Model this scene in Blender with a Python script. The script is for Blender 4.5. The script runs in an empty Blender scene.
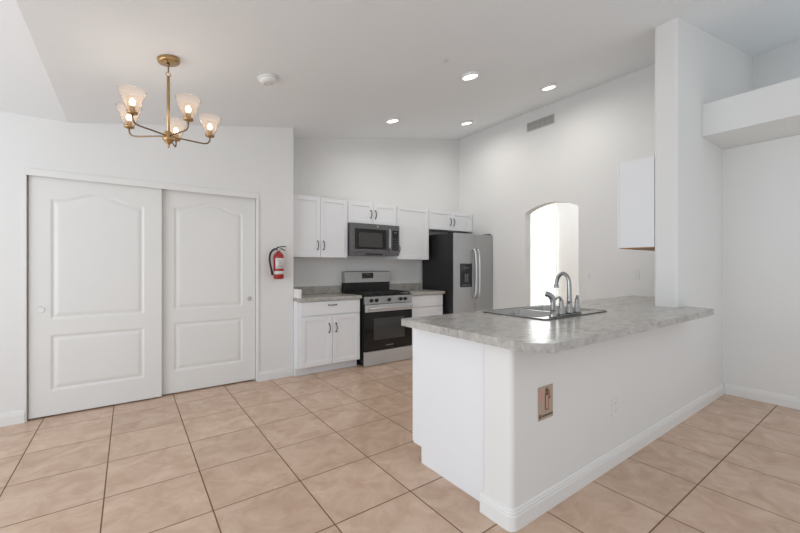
import bpy, bmesh, math, random
from mathutils import Vector, Matrix
random.seed(3)
PI = math.pi
C = bpy.context.scene.collection

# ------------------------------------------------------------------ camera
YAW, H, F = 35.94, 1.30, 374.35
cd = bpy.data.cameras.new('camera'); cam = bpy.data.objects.new('camera', cd); C.objects.link(cam)
cam.location = (0, 0, H); cam.rotation_euler = (PI/2, 0, -math.radians(YAW))
cd.sensor_width = 36.0; cd.lens = F*36.0/800.0; cd.clip_start = 0.05
bpy.context.scene.camera = cam

# ------------------------------------------------------------------ light and exposure
sc = bpy.context.scene
vs = sc.view_settings
sc.display_settings.display_device = 'sRGB'
vs.view_transform = 'Standard'; vs.look = 'None'; vs.gamma = 1.0; vs.use_curve_mapping = False
vs.exposure = 0.06
world = bpy.data.worlds.new('daylight'); sc.world = world; world.use_nodes = True
bg = world.node_tree.nodes['Background']; bg.inputs[0].default_value = (0.945, 0.988, 1.03, 1); bg.inputs[1].default_value = 0.79

def area(name, loc, rot, sx, sy, power, col=(1, 1, 1)):
    l = bpy.data.lights.new(name, 'AREA'); l.shape = 'RECTANGLE'; l.size = sx; l.size_y = sy; l.energy = power; l.color = col
    o = bpy.data.objects.new(name, l); C.objects.link(o); o.location = loc; o.rotation_euler = rot
    return o
# daylight through the wide glazing on the left of the room (shines towards +X)
area('daylight_left', (-3.15, 1.2, 1.35), (0, -PI/2-.55, 0), 2.3, 4.2, 92, (0.90, 0.985, 1.07))
# daylight entering the glazed door of the room beyond the arch
area('daylight_beyond', (8.0, 5.2, 1.4), (0, PI/2, 0), 2.6, 1.5, 120, (0.98, 0.99, 1.0))
# added overhead fill light, brightens the wall seen through the arch
area('fill_beyond_high', (6.2, 3.9, 2.95), (0, 0, 0), 2.0, 2.6, 20, (1.0, 0.995, 0.985))

# ------------------------------------------------------------------ measures
YC, YR, XK, YH, YHB, XD, XU = 4.369, 4.820, 4.808, 1.164, 1.336, 4.940, 6.129
XC = 1.594; XS = 3.690; XE = 1.520
Z0, SL, XCR = 2.562, 0.1956, -0.4318
def cz(x): return Z0 + SL*(x-XCR) if x > XCR else Z0

# ------------------------------------------------------------------ materials
def new_mat(name):
    m = bpy.data.materials.new(name); m.use_nodes = True
    nt = m.node_tree; return m, nt, nt.nodes['Principled BSDF']
def mat(name, col, rough=0.5, metal=0.0, spec=0.5, noise=0.0, nscale=8.0, bump=0.0, bscale=200.0, emis=None, estr=0.0, coat=0.0):
    m, nt, b = new_mat(name)
    b.inputs['Base Color'].default_value = (*col, 1); b.inputs['Roughness'].default_value = rough
    b.inputs['Metallic'].default_value = metal; b.inputs['Specular IOR Level'].default_value = spec
    b.inputs['Coat Weight'].default_value = coat
    tc = nt.nodes.new('ShaderNodeTexCoord')
    if noise:
        n = nt.nodes.new('ShaderNodeTexNoise'); n.inputs['Scale'].default_value = nscale; n.inputs['Detail'].default_value = 4
        nt.links.new(tc.outputs['Object'], n.inputs['Vector'])
        mx = nt.nodes.new('ShaderNodeMix'); mx.data_type = 'RGBA'
        mx.inputs[6].default_value = (*[max(0, c*(1-noise)) for c in col], 1); mx.inputs[7].default_value = (*[min(1, c*(1+noise)) for c in col], 1)
        nt.links.new(n.outputs['Fac'], mx.inputs[0]); nt.links.new(mx.outputs[2], b.inputs['Base Color'])
    if bump:
        n2 = nt.nodes.new('ShaderNodeTexNoise'); n2.inputs['Scale'].default_value = bscale; n2.inputs['Detail'].default_value = 3
        nt.links.new(tc.outputs['Object'], n2.inputs['Vector'])
        bp = nt.nodes.new('ShaderNodeBump'); bp.inputs['Strength'].default_value = bump; bp.inputs['Distance'].default_value = 0.002
        nt.links.new(n2.outputs['Fac'], bp.inputs['Height']); nt.links.new(bp.outputs['Normal'], b.inputs['Normal'])
    if emis:
        b.inputs['Emission Color'].default_value = (*emis, 1); b.inputs['Emission Strength'].default_value = estr
    return m

WALL = mat('wall_paint', (0.80, 0.795, 0.78), 0.6, spec=0.3, noise=0.012, nscale=2.0, bump=0.12, bscale=90)
CEIL = mat('ceiling_paint', (0.875, 0.90, 0.915), 0.8, spec=0.2, noise=0.01, nscale=2.0, bump=0.12, bscale=90)
TRIM = mat('trim_paint', (0.82, 0.815, 0.80), 0.35, spec=0.4, noise=0.008, nscale=5)
DOOR = mat('door_paint', (0.80, 0.795, 0.775), 0.4, spec=0.4, noise=0.008, nscale=5)
CAB = mat('cabinet_paint', (0.84, 0.845, 0.86), 0.35, spec=0.4, noise=0.008, nscale=6)
RAW = mat('raw_wood', (0.45, 0.24, 0.09), 0.6, noise=0.25, nscale=25)
BLACKPULL = mat('dark_bronze_pull', (0.035, 0.032, 0.03), 0.35, 0.6, noise=0.1)
STEEL = mat('brushed_steel', (0.45, 0.455, 0.455), 0.36, 1.0, noise=0.05, nscale=30)
DSTEEL = mat('dark_brushed_steel', (0.20, 0.20, 0.205), 0.32, 1.0, noise=0.05, nscale=30)
LSTEEL = mat('bright_steel', (0.66, 0.665, 0.665), 0.36, 1.0, noise=0.04, nscale=30)
SATIN = mat('satin_steel', (0.62, 0.625, 0.625), 0.42, 0.55, noise=0.03, nscale=30)
SINKST = mat('sink_steel', (0.40, 0.40, 0.395), 0.30, 1.0, noise=0.04, nscale=40)
NICKEL = mat('brushed_nickel', (0.33, 0.325, 0.315), 0.24, 1.0, noise=0.04, nscale=40)
BLACK = mat('black_enamel', (0.012, 0.012, 0.012), 0.4, noise=0.1)
FSIDE = mat('black_textured_side', (0.016, 0.016, 0.017), 0.5, noise=0.15, nscale=120, bump=0.2, bscale=400)
GLASSB = mat('black_oven_glass', (0.008, 0.008, 0.009), 0.08, spec=0.5, noise=0.05)
GLASSW = mat('smoked_window_glass', (0.055, 0.055, 0.055), 0.12, spec=0.5, noise=0.05)
IRON = mat('cast_iron', (0.015, 0.015, 0.015), 0.6, noise=0.2, nscale=60)
BRASS = mat('aged_brass', (0.50, 0.33, 0.17), 0.30, 1.0, noise=0.08, nscale=30)
DBRASS = mat('dark_brass', (0.27, 0.185, 0.11), 0.35, 1.0, noise=0.08, nscale=30)
RED = mat('red_enamel', (0.36, 0.022, 0.018), 0.3, noise=0.05)
RUBBER = mat('black_rubber', (0.015, 0.015, 0.015), 0.6, noise=0.1)
LABELW = mat('label_paper', (0.72, 0.70, 0.68), 0.5, noise=0.05, nscale=40)
LABELG = mat('label_grey_print', (0.35, 0.30, 0.29), 0.5, noise=0.1, nscale=60)
PLASTIC = mat('white_plastic', (0.83, 0.83, 0.81), 0.35, noise=0.01)
SLOT = mat('dark_slot', (0.32, 0.32, 0.31), 0.6, noise=0.05)
VENTG = mat('vent_grey', (0.52, 0.515, 0.50), 0.5, noise=0.05)
VENTD = mat('vent_shadow_grey', (0.38, 0.38, 0.37), 0.7, noise=0.05)
SIGNP = mat('tan_sign_plate', (0.47, 0.36, 0.28), 0.45, noise=0.10, nscale=40)
SIGNR = mat('brown_red_print', (0.20, 0.06, 0.04), 0.5, noise=0.1, nscale=60)
SIGNK = mat('pink_print', (0.55, 0.32, 0.26), 0.5, noise=0.06, nscale=40)
SIGND = mat('dark_brown_print', (0.14, 0.10, 0.075), 0.5, noise=0.1, nscale=60)
LENS = mat('lit_lens', (0.9, 0.9, 0.88), 0.5, emis=(1.0, 0.98, 0.94), estr=5.0, noise=0.01)
BULB = mat('lit_bulb', (0.9, 0.8, 0.6), 0.4, emis=(1.0, 0.80, 0.52), estr=6.0, noise=0.01)
DISPLAY = mat('dark_display', (0.012, 0.012, 0.014), 0.2, noise=0.1)
DIGITS = mat('faint_grey_print', (0.16, 0.16, 0.16), 0.5, noise=0.05)
BADGE = mat('grey_badge', (0.30, 0.30, 0.30), 0.3, 0.8, noise=0.05)
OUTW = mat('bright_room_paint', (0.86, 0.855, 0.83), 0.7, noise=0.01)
EDGE = mat('white_laminate_end', (0.84, 0.835, 0.82), 0.4, noise=0.01)

def glass_mat(name, tint, gloss=0.12):
    m = bpy.data.materials.new(name); m.use_nodes = True; nt = m.node_tree; nt.nodes.clear()
    o = nt.nodes.new('ShaderNodeOutputMaterial'); t = nt.nodes.new('ShaderNodeBsdfTransparent'); g = nt.nodes.new('ShaderNodeBsdfGlossy')
    t.inputs[0].default_value = (*tint, 1); g.inputs['Roughness'].default_value = 0.08
    lw = nt.nodes.new('ShaderNodeLayerWeight'); lw.inputs[0].default_value = 0.35
    ad = nt.nodes.new('ShaderNodeMath'); ad.operation = 'MULTIPLY_ADD'; ad.inputs[1].default_value = 0.79; ad.inputs[2].default_value = gloss
    mx = nt.nodes.new('ShaderNodeMixShader')
    nt.links.new(lw.outputs['Fresnel'], ad.inputs[0]); nt.links.new(ad.outputs[0], mx.inputs[0])
    nt.links.new(t.outputs[0], mx.inputs[1]); nt.links.new(g.outputs[0], mx.inputs[2]); nt.links.new(mx.outputs[0], o.inputs[0])
    return m
def shade_mat():
    m = bpy.data.materials.new('pale_amber_glass'); m.use_nodes = True; nt = m.node_tree; nt.nodes.clear(); L = nt.links.new
    o = nt.nodes.new('ShaderNodeOutputMaterial'); t = nt.nodes.new('ShaderNodeBsdfTransparent'); t.inputs[0].default_value = (.97, .93, .90, 1)
    g = nt.nodes.new('ShaderNodeBsdfGlossy'); g.inputs['Roughness'].default_value = .15
    tr = nt.nodes.new('ShaderNodeBsdfTranslucent'); tr.inputs[0].default_value = (1.0, .94, .90, 1)
    tc = nt.nodes.new('ShaderNodeTexCoord'); nz = nt.nodes.new('ShaderNodeTexNoise'); nz.inputs['Scale'].default_value = 8
    L(tc.outputs['Object'], nz.inputs[0])
    mr = nt.nodes.new('ShaderNodeMapRange'); L(nz.outputs['Fac'], mr.inputs[0]); mr.inputs[3].default_value = .06; mr.inputs[4].default_value = .13
    a = nt.nodes.new('ShaderNodeMixShader'); L(mr.outputs[0], a.inputs[0]); L(t.outputs[0], a.inputs[1]); L(tr.outputs[0], a.inputs[2])
    lw = nt.nodes.new('ShaderNodeLayerWeight'); lw.inputs[0].default_value = .05
    b = nt.nodes.new('ShaderNodeMixShader'); L(lw.outputs['Fresnel'], b.inputs[0]); L(a.outputs[0], b.inputs[1]); L(g.outputs[0], b.inputs[2]); L(b.outputs[0], o.inputs[0])
    return m
SHADE = shade_mat()
CLEAR = glass_mat('clear_glass', (0.97, 0.98, 0.98), 0.05)

def blind_mat():
    m = bpy.data.materials.new('translucent_blind'); m.use_nodes = True; nt = m.node_tree; nt.nodes.clear()
    o = nt.nodes.new('ShaderNodeOutputMaterial'); d = nt.nodes.new('ShaderNodeBsdfDiffuse'); t = nt.nodes.new('ShaderNodeBsdfTranslucent')
    d.inputs[0].default_value = (.9, .9, .88, 1); t.inputs[0].default_value = (.95, .95, .94, 1)
    mx = nt.nodes.new('ShaderNodeMixShader'); mx.inputs[0].default_value = .6
    nt.links.new(d.outputs[0], mx.inputs[1]); nt.links.new(t.outputs[0], mx.inputs[2]); nt.links.new(mx.outputs[0], o.inputs[0])
    return m
BLIND = blind_mat()

def floor_mat():
    m, nt, b = new_mat('beige_ceramic_tile'); N = nt.nodes.new; L = nt.links.new
    tc = N('ShaderNodeTexCoord'); sp = N('ShaderNodeSeparateXYZ'); L(tc.outputs['Object'], sp.inputs[0])
    def mth(op, a, bb=None, cc=None):
        n = N('ShaderNodeMath'); n.operation = op
        for i, v in enumerate((a, bb, cc)):
            if v is None: continue
            if isinstance(v, (int, float)): n.inputs[i].default_value = v
            else: L(v, n.inputs[i])
        return n.outputs[0]
    T = 0.477
    u = mth('DIVIDE', mth('SUBTRACT', sp.outputs[0], -0.1115), T); v = mth('DIVIDE', mth('SUBTRACT', sp.outputs[1], 0.7653-2*T), T)
    du = mth('MULTIPLY', mth('ABSOLUTE', mth('SUBTRACT', mth('FRACT', mth('ADD', u, .5)), .5)), T)
    dv = mth('MULTIPLY', mth('ABSOLUTE', mth('SUBTRACT', mth('FRACT', mth('ADD', v, .5)), .5)), T)
    dist = mth('MINIMUM', du, dv)
    mr = N('ShaderNodeMapRange'); mr.interpolation_type = 'SMOOTHSTEP'; mr.inputs[1].default_value = 0.0022; mr.inputs[2].default_value = 0.0045
    L(dist, mr.inputs[0])                                   # 0 grout, 1 tile
    cell = N('ShaderNodeCombineXYZ'); L(mth('FLOOR', u), cell.inputs[0]); L(mth('FLOOR', v), cell.inputs[1])
    wn = N('ShaderNodeTexWhiteNoise'); wn.noise_dimensions = '3D'; L(cell.outputs[0], wn.inputs[0])
    off = N('ShaderNodeVectorMath'); off.operation = 'MULTIPLY_ADD'; L(wn.outputs['Color'], off.inputs[0]); off.inputs[1].default_value = (9, 9, 9); L(tc.outputs['Object'], off.inputs[2])
    n1 = N('ShaderNodeTexNoise'); n1.inputs['Scale'].default_value = 6; n1.inputs['Detail'].default_value = 7; n1.inputs['Roughness'].default_value = .62; n1.inputs['Distortion'].default_value = .8
    L(off.outputs[0], n1.inputs['Vector'])
    cr = N('ShaderNodeValToRGB'); L(n1.outputs['Fac'], cr.inputs[0])
    e = cr.color_ramp.elements; e[0].position = .30; e[0].color = (.53, .36, .255, 1); e[1].position = .72; e[1].color = (.70, .52, .40, 1)
    x = e.new(.5); x.color = (.61, .43, .318, 1)
    tv = N('ShaderNodeMix'); tv.data_type = 'RGBA'; tv.blend_type = 'MULTIPLY'; tv.inputs[0].default_value = 1
    tvr = N('ShaderNodeMapRange'); L(wn.outputs['Value'], tvr.inputs[0]); tvr.inputs[3].default_value = .95; tvr.inputs[4].default_value = 1.03
    L(cr.outputs[0], tv.inputs[6]); L(tvr.outputs[0], tv.inputs[7])
    mx = N('ShaderNodeMix'); mx.data_type = 'RGBA'; L(mr.outputs[0], mx.inputs[0]); mx.inputs[6].default_value = (.16, .095, .045, 1); L(tv.outputs[2], mx.inputs[7])
    L(mx.outputs[2], b.inputs['Base Color'])
    rr = N('ShaderNodeMapRange'); L(mr.outputs[0], rr.inputs[0]); rr.inputs[3].default_value = .8; rr.inputs[4].default_value = .24; L(rr.outputs[0], b.inputs['Roughness'])
    b.inputs['Specular IOR Level'].default_value = .35
    bp = N('ShaderNodeBump'); bp.inputs['Strength'].default_value = .4; bp.inputs['Distance'].default_value = .003; L(mr.outputs[0], bp.inputs['Height']); L(bp.outputs[0], b.inputs['Normal'])
    return m
FLOOR = floor_mat()

def counter_mat(name, lo, mid, hi, rough):
    m, nt, b = new_mat(name); N = nt.nodes.new; L = nt.links.new
    tc = N('ShaderNodeTexCoord'); mp = N('ShaderNodeMapping'); mp.inputs['Rotation'].default_value = (0, 0, .5); mp.inputs['Scale'].default_value = (1.0, 1.7, 1.3)
    L(tc.outputs['Object'], mp.inputs[0])
    n1 = N('ShaderNodeTexNoise'); n1.inputs['Scale'].default_value = 8.5; n1.inputs['Detail'].default_value = 9; n1.inputs['Roughness'].default_value = .68; n1.inputs['Distortion'].default_value = 1.6
    L(mp.outputs[0], n1.inputs['Vector'])
    cr = N('ShaderNodeValToRGB'); e = cr.color_ramp.elements
    e[0].position = .32; e[0].color = (*lo, 1); e[1].position = .70; e[1].color = (*hi, 1); x = e.new(.49); x.color = (*mid, 1)
    L(n1.outputs['Fac'], cr.inputs[0]); L(cr.outputs[0], b.inputs['Base Color'])
    b.inputs['Roughness'].default_value = rough; b.inputs['Specular IOR Level'].default_value = .5
    return m
COUNTER = counter_mat('grey_marbled_laminate', (.28, .262, .238), (.43, .41, .38), (.56, .535, .50), .22)

# ------------------------------------------------------------------ mesh builder
def rot_to(axis):
    return Vector((0, 0, 1)).rotation_difference(Vector(axis).normalized()).to_matrix().to_4x4()
class MB:
    def __init__(s, xf=None): s.bm = bmesh.new(); s.xf = xf or Matrix.Identity(4); s.sm = []
    def _add(s, fn, smooth=False):
        n0 = set(s.bm.faces); v0 = set(s.bm.verts)
        fn(s.bm)
        nv = [v for v in s.bm.verts if v not in v0]
        nf = [f for f in s.bm.faces if f not in n0]
        for f in nf: f.smooth = smooth
        bmesh.ops.transform(s.bm, matrix=s.xf, verts=nv)
        return nf
    def box(s, x0, y0, z0, x1, y1, z1, bev=0.0, seg=2):
        t = bmesh.new(); bmesh.ops.create_cube(t, size=1)
        for v in t.verts: v.co = Vector(((x0+x1)/2+v.co.x*(x1-x0), (y0+y1)/2+v.co.y*(y1-y0), (z0+z1)/2+v.co.z*(z1-z0)))
        if bev: bmesh.ops.bevel(t, geom=t.edges[:], offset=bev, segments=seg, affect='EDGES', profile=.5)
        s.merge(t); return s
    def merge(s, t, smooth=None):
        t.transform(s.xf)
        me = bpy.data.meshes.new('tmp')
        if smooth is not None:
            for f in t.faces: f.smooth = smooth
        t.to_mesh(me); t.free(); s.bm.from_mesh(me); bpy.data.meshes.remove(me); return s
    def prism(s, pts, axis, a, b, bev=0.0):
        """extrude a closed 2D outline; axis 'x': pts are (y,z); 'y': (x,z); 'z': (x,y)"""
        t = bmesh.new()
        def P(p, q): return {'x': (q, p[0], p[1]), 'y': (p[0], q, p[1]), 'z': (p[0], p[1], q)}[axis]
        va = [t.verts.new(P(p, a)) for p in pts]; vb = [t.verts.new(P(p, b)) for p in pts]
        t.faces.new(va); t.faces.new(vb[::-1]); n = len(pts)
        for i in range(n): t.faces.new((va[i], vb[i], vb[(i+1) % n], va[(i+1) % n]))
        bmesh.ops.recalc_face_normals(t, faces=t.faces[:])
        if bev: bmesh.ops.bevel(t, geom=t.edges[:], offset=bev, segments=2, affect='EDGES', profile=.5)
        s.merge(t); return s
    def lathe(s, prof, at=(0, 0, 0), axis=(0, 0, 1), seg=24, smooth=True, closed=False):
        """prof = list of (r, h)"""
        t = bmesh.new(); rings = []
        for r, h in prof:
            if r < 1e-6: rings.append([t.verts.new((0, 0, h))])
            else: rings.append([t.verts.new((r*math.cos(2*PI*k/seg), r*math.sin(2*PI*k/seg), h)) for k in range(seg)])
        pairs = list(zip(rings, rings[1:]))
        if closed: pairs.append((rings[-1], rings[0]))
        for A, B in pairs:
            for k in range(seg):
                k2 = (k+1) % seg
                if len(A) == 1 and len(B) == 1: continue
                if len(A) == 1: t.faces.new((A[0], B[k], B[k2]))
                elif len(B) == 1: t.faces.new((A[k], A[k2], B[0]))
                else: t.faces.new((A[k], A[k2], B[k2], B[k]))
        bmesh.ops.recalc_face_normals(t, faces=t.faces[:])
        for f in t.faces: f.smooth = smooth
        t.transform(Matrix.Translation(at) @ rot_to(axis)); s.merge(t); return s
    def cyl(s, p, q, r, r2=None, seg=16):
        p, q = Vector(p), Vector(q); d = q-p; r2 = r if r2 is None else r2; L = d.length
        e = min(.1*min(r, r2), .2*L)
        return s.lathe([(0, 0), (r-e, 0), (r, e), (r2, L-e), (r2-e, L), (0, L)], p, d, seg)
    def tube(s, pts, r, seg=10, smooth=True, n=0, flat=1.0):
        """tube of radius r (number or list) along points, smoothed by Catmull-Rom if n > 0"""
        P = [Vector(p) for p in pts]; R = r if isinstance(r, (list, tuple)) else [r]*len(P)
        if n:
            Q, RR = [], []
            for i in range(len(P)-1):
                a = P[max(i-1, 0)]; b = P[i]; c = P[i+1]; d = P[min(i+2, len(P)-1)]
                for k in range(n):
                    x = k/n
                    Q.append(.5*((2*b)+(c-a)*x+(2*a-5*b+4*c-d)*x*x+(3*b-a-3*c+d)*x**3)); RR.append(R[i]*(1-x)+R[i+1]*x)
            Q.append(P[-1]); RR.append(R[-1]); P, R = Q, RR
        t = bmesh.new(); rings = []; up = None
        for i, p in enumerate(P):
            d = (P[min(i+1, len(P)-1)]-P[max(i-1, 0)]).normalized()
            if up is None:
                up = Vector((0, 0, 1)) if abs(d.z) < .9 else Vector((1, 0, 0))
            up = (up-d*up.dot(d)).normalized(); sd = d.cross(up)
            rings.append([t.verts.new(p+R[i]*(math.cos(2*PI*k/seg)*up*flat+math.sin(2*PI*k/seg)*sd)) for k in range(seg)])
        for A, B in zip(rings, rings[1:]):
            for k in range(seg): t.faces.new((A[k], A[(k+1) % seg], B[(k+1) % seg], B[k]))
        t.faces.new(rings[0][::-1]); t.faces.new(rings[-1])
        bmesh.ops.recalc_face_normals(t, faces=t.faces[:])
        for f in t.faces: f.smooth = smooth and len(f.verts) == 4
        s.merge(t); return s
    def build(s, name, m, parent=None, origin=None):
        me = bpy.data.meshes.new(name)
        if parent is not None: o0 = wloc(parent)
        elif origin is not None: o0 = Vector(origin)
        else:
            cs = [v.co for v in s.bm.verts]
            o0 = Vector(((min(c.x for c in cs)+max(c.x for c in cs))/2, (min(c.y for c in cs)+max(c.y for c in cs))/2, min(c.z for c in cs)))
        s.bm.transform(Matrix.Translation(-o0)); s.bm.to_mesh(me); s.bm.free(); me.materials.append(m)
        o = bpy.data.objects.new(name, me); C.objects.link(o)
        if parent is not None: o.parent = parent
        else: o.location = o0
        return o
def wloc(o):
    v = Vector(o.location)
    while o.parent is not None: o = o.parent; v += Vector(o.location)
    return v
def tag(o, label=None, cat=None, group=None, kind=None):
    for k, v in (('label', label), ('category', cat), ('group', group), ('kind', kind)):
        if v: o[k] = v
    return o
def thing(name, label, cat, loc, group=None):
    o = bpy.data.objects.new(name, None); o.empty_display_size = .1; C.objects.link(o); o.location = loc
    return tag(o, label, cat, group)
def struct(name, mb, m, label=None, parent=None):
    o = mb.build(name, m, parent)
    if parent is None: o['kind'] = 'structure'
    if label: o['label'] = label
    return o
def dup(root, loc, label, group=None):
    r = root.copy(); C.objects.link(r); r.location = loc; r['label'] = label
    if group: r['group'] = group
    for ch in list(root.children):
        c = ch.copy(); C.objects.link(c); c.parent = r
        for g in list(ch.children):
            d = g.copy(); C.objects.link(d); d.parent = c
    return r
def rounded(x0, y0, x1, y1, r, corners=(1, 1, 1, 1), n=6):
    """plan outline, corners order: (x0,y0),(x1,y0),(x1,y1),(x0,y1)"""
    out = []
    for (cx, cy, a0, on, px, py) in ((x0+r, y0+r, PI, corners[0], x0, y0), (x1-r, y0+r, 1.5*PI, corners[1], x1, y0), (x1-r, y1-r, 0, corners[2], x1, y1), (x0+r, y1-r, .5*PI, corners[3], x0, y1)):
        if on: out += [(cx+r*math.cos(a0+k*PI/2/n), cy+r*math.sin(a0+k*PI/2/n)) for k in range(n+1)]
        else: out.append((px, py))
    return out
BASE_PROF = [(0, 0), (.014, 0), (.014, .070), (.0115, .076), (.0115, .086), (.008, .092), (.008, .099), (.004, .105), (0, .105)]
def sweep(path, prof, left=True):
    """sweep a (thickness, height) profile along a plan polyline, thickness to the right of travel"""
    t = bmesh.new(); P = [Vector((p[0], p[1])) for p in path]; rows = []
    for i, p in enumerate(P):
        d0 = (P[i]-P[i-1]).normalized() if i else None; d1 = (P[i+1]-P[i]).normalized() if i < len(P)-1 else None
        n0 = Vector((d0.y, -d0.x)) if d0 else None; n1 = Vector((d1.y, -d1.x)) if d1 else None
        if n0 and n1:
            n = (n0+n1).normalized(); n = n/max(.3, n.dot(n0))
        else: n = n0 or n1
        rows.append([t.verts.new((p.x+n.x*a, p.y+n.y*a, z)) for a, z in prof])
    m = len(prof)
    for A, B in zip(rows, rows[1:]):
        for k in range(m): t.faces.new((A[k], A[(k+1) % m], B[(k+1) % m], B[k]))
    t.faces.new(rows[0]); t.faces.new(rows[-1][::-1])
    bmesh.ops.recalc_face_normals(t, faces=t.faces[:])
    mb = MB(); mb.merge(t); return mb

# ------------------------------------------------------------------ the room shell
struct('floor', MB().box(-3.3, -1.0, -.1, 7.6, 6.6, 0), FLOOR, 'square beige ceramic tiles with dark brown grout').location = (0, 0, 0)
fl = bpy.data.objects['floor']
fl.data.transform(Matrix.Translation((2.15, 2.80, -.1)))      # object coordinates equal room coordinates

struct('ceiling', MB().prism([(XCR, Z0), (6.3, cz(6.3)), (6.3, cz(6.3)+.1), (XCR, Z0+.1), (-3.3, Z0+.1), (-3.3, Z0)], 'y', -1.0, 5.0), CEIL, 'white ceiling, flat at the left then rising to the right')
OPX0, OPX1, OPZ = -.690, 1.176, 2.095
struct('wall_left', MB().prism([(-3.3, 0), (OPX0, 0), (OPX0, OPZ), (OPX1, OPZ), (OPX1, 0), (XC-.012, 0), (XC, 0), (XC, cz(XC)), (XCR, Z0), (-3.3, Z0)], 'y', YC, YC+.13).box(-3.3, YC+.30, 0, 1.44, YC+.4, 2.9)
       .prism([(YC+.13, 0), (YR, 0), (YR, cz(XC)), (YC+.13, cz(XC))], 'x', 1.45, XC), WALL, 'white wall around the sliding closet doors')
struct('wall_back', MB().prism([(1.45, 0), (4.95, 0), (4.95, cz(4.95)), (1.45, cz(1.45))], 'y', YR, YR+.12), WALL, 'white wall behind the range and upper cabinets')
# right kitchen wall with the arched opening
AY0, AY1, AZ, AR = 2.618, 3.433, 2.10, .105
arc = []
for k in range(17):
    t = k/16; arc.append((AY1+(AY0-AY1)*t, AZ+AR*4*t*(1-t)))
TK = cz(XK)+.03
struct('wall_right', MB().prism([(YHB, 0), (AY0, 0)] + arc[::-1] + [(AY1, 0), (YR, 0), (YR, TK), (YHB, TK)], 'x', XK, XK+.13), WALL, 'white kitchen wall pierced by an arched opening')
# low wall of the peninsula and the full height wall that ends it
struct('wall_peninsula', MB().prism(rounded(XE, YH, 6.3, YHB+.024, .028, (1, 0, 0, 1)), 'z', 0, .914), WALL, 'white half wall carrying the breakfast bar')
struct('wall_pillar', MB().prism(rounded(XS, YH, 6.3, YHB, .02, (1, 0, 0, 1)), 'z', .914, 3.9), WALL, 'white full height wall end beside the breakfast bar')
struct('wall_dining', MB().box(XD, -.2, 0, 6.3, YH, 2.5), WALL, 'white wall below the plant shelf')
struct('wall_upper', MB().box(XU, .1, 2.5, XU+.15, YH, 3.95), WALL, 'white wall set back above the plant shelf')
struct('trim_1', MB().box(4.296, .1, 2.502, XU, YH-.001, 2.796), WALL, 'deep white plant shelf ledge across the wall')
struct('baseboard_left', sweep([(-3.2, YC), (OPX0-.012, YC)], BASE_PROF), TRIM)
struct('baseboard_return', sweep([(OPX1+.014, YC), (XC-.001, YC)], BASE_PROF), TRIM)
rr_ = .028
corner = [(XE+rr_-rr_*math.sin(a), YH+rr_-rr_*math.cos(a)) for a in [PI/2-k*PI/2/6 for k in range(7)]]
struct('baseboard_peninsula', sweep([(XE, YHB+.022), (XE, YHB-.03)] + corner + [(XD-.015, YH)], BASE_PROF), TRIM)
struct('baseboard_right', sweep([(XD, YH-.0145), (XD, -.19)], BASE_PROF), TRIM)

# the room beyond the arch: window wall with vertical blinds
WX = 7.40
struct('wall_beyond', MB().box(WX, 2.9, 0, WX+.12, 4.47, 3.0).box(WX, 5.95, 0, WX+.12, 6.6, 3.0).box(WX, 4.47, 2.75, WX+.12, 5.95, 3.0), OUTW, 'bright white wall seen through the arch')
struct('wall_beyond_far', MB().box(4.95, 6.5, 0, 7.5, 6.6, 3.0), OUTW)
win = struct('window_1', MB().box(WX+.03, 4.472, 0, WX+.09, 4.52, 2.748).box(WX+.03, 5.90, 0, WX+.09, 5.948, 2.748).box(WX+.03, 4.52, 2.70, WX+.09, 5.90, 2.748).box(WX+.03, 4.52, 0, WX+.09, 5.90, .05), TRIM, 'tall glazed door behind the vertical blinds')
struct('pane', MB().box(WX+.055, 4.52, .05, WX+.063, 5.90, 2.70), CLEAR, None, win)
vb = thing('vertical_blind', 'white vertical blind glowing with daylight beyond the arch', 'blind', (WX-.06, 5.2, 2.75))
MB().box(WX-.09, 4.46, 2.72, WX-.03, 5.97, 2.77, .005).build('head_rail', PLASTIC, vb)
for k in range(17):
    y = 4.50+k*.088; a = .42
    dx, dy = .05*math.sin(a), .05*math.cos(a)
    MB().prism([(WX-.06-dx, y-dy), (WX-.06+dx, y+dy), (WX-.059+dx, y+dy), (WX-.059-dx, y-dy)], 'z', .04, 2.72).build('slat', BLIND, vb)

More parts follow.
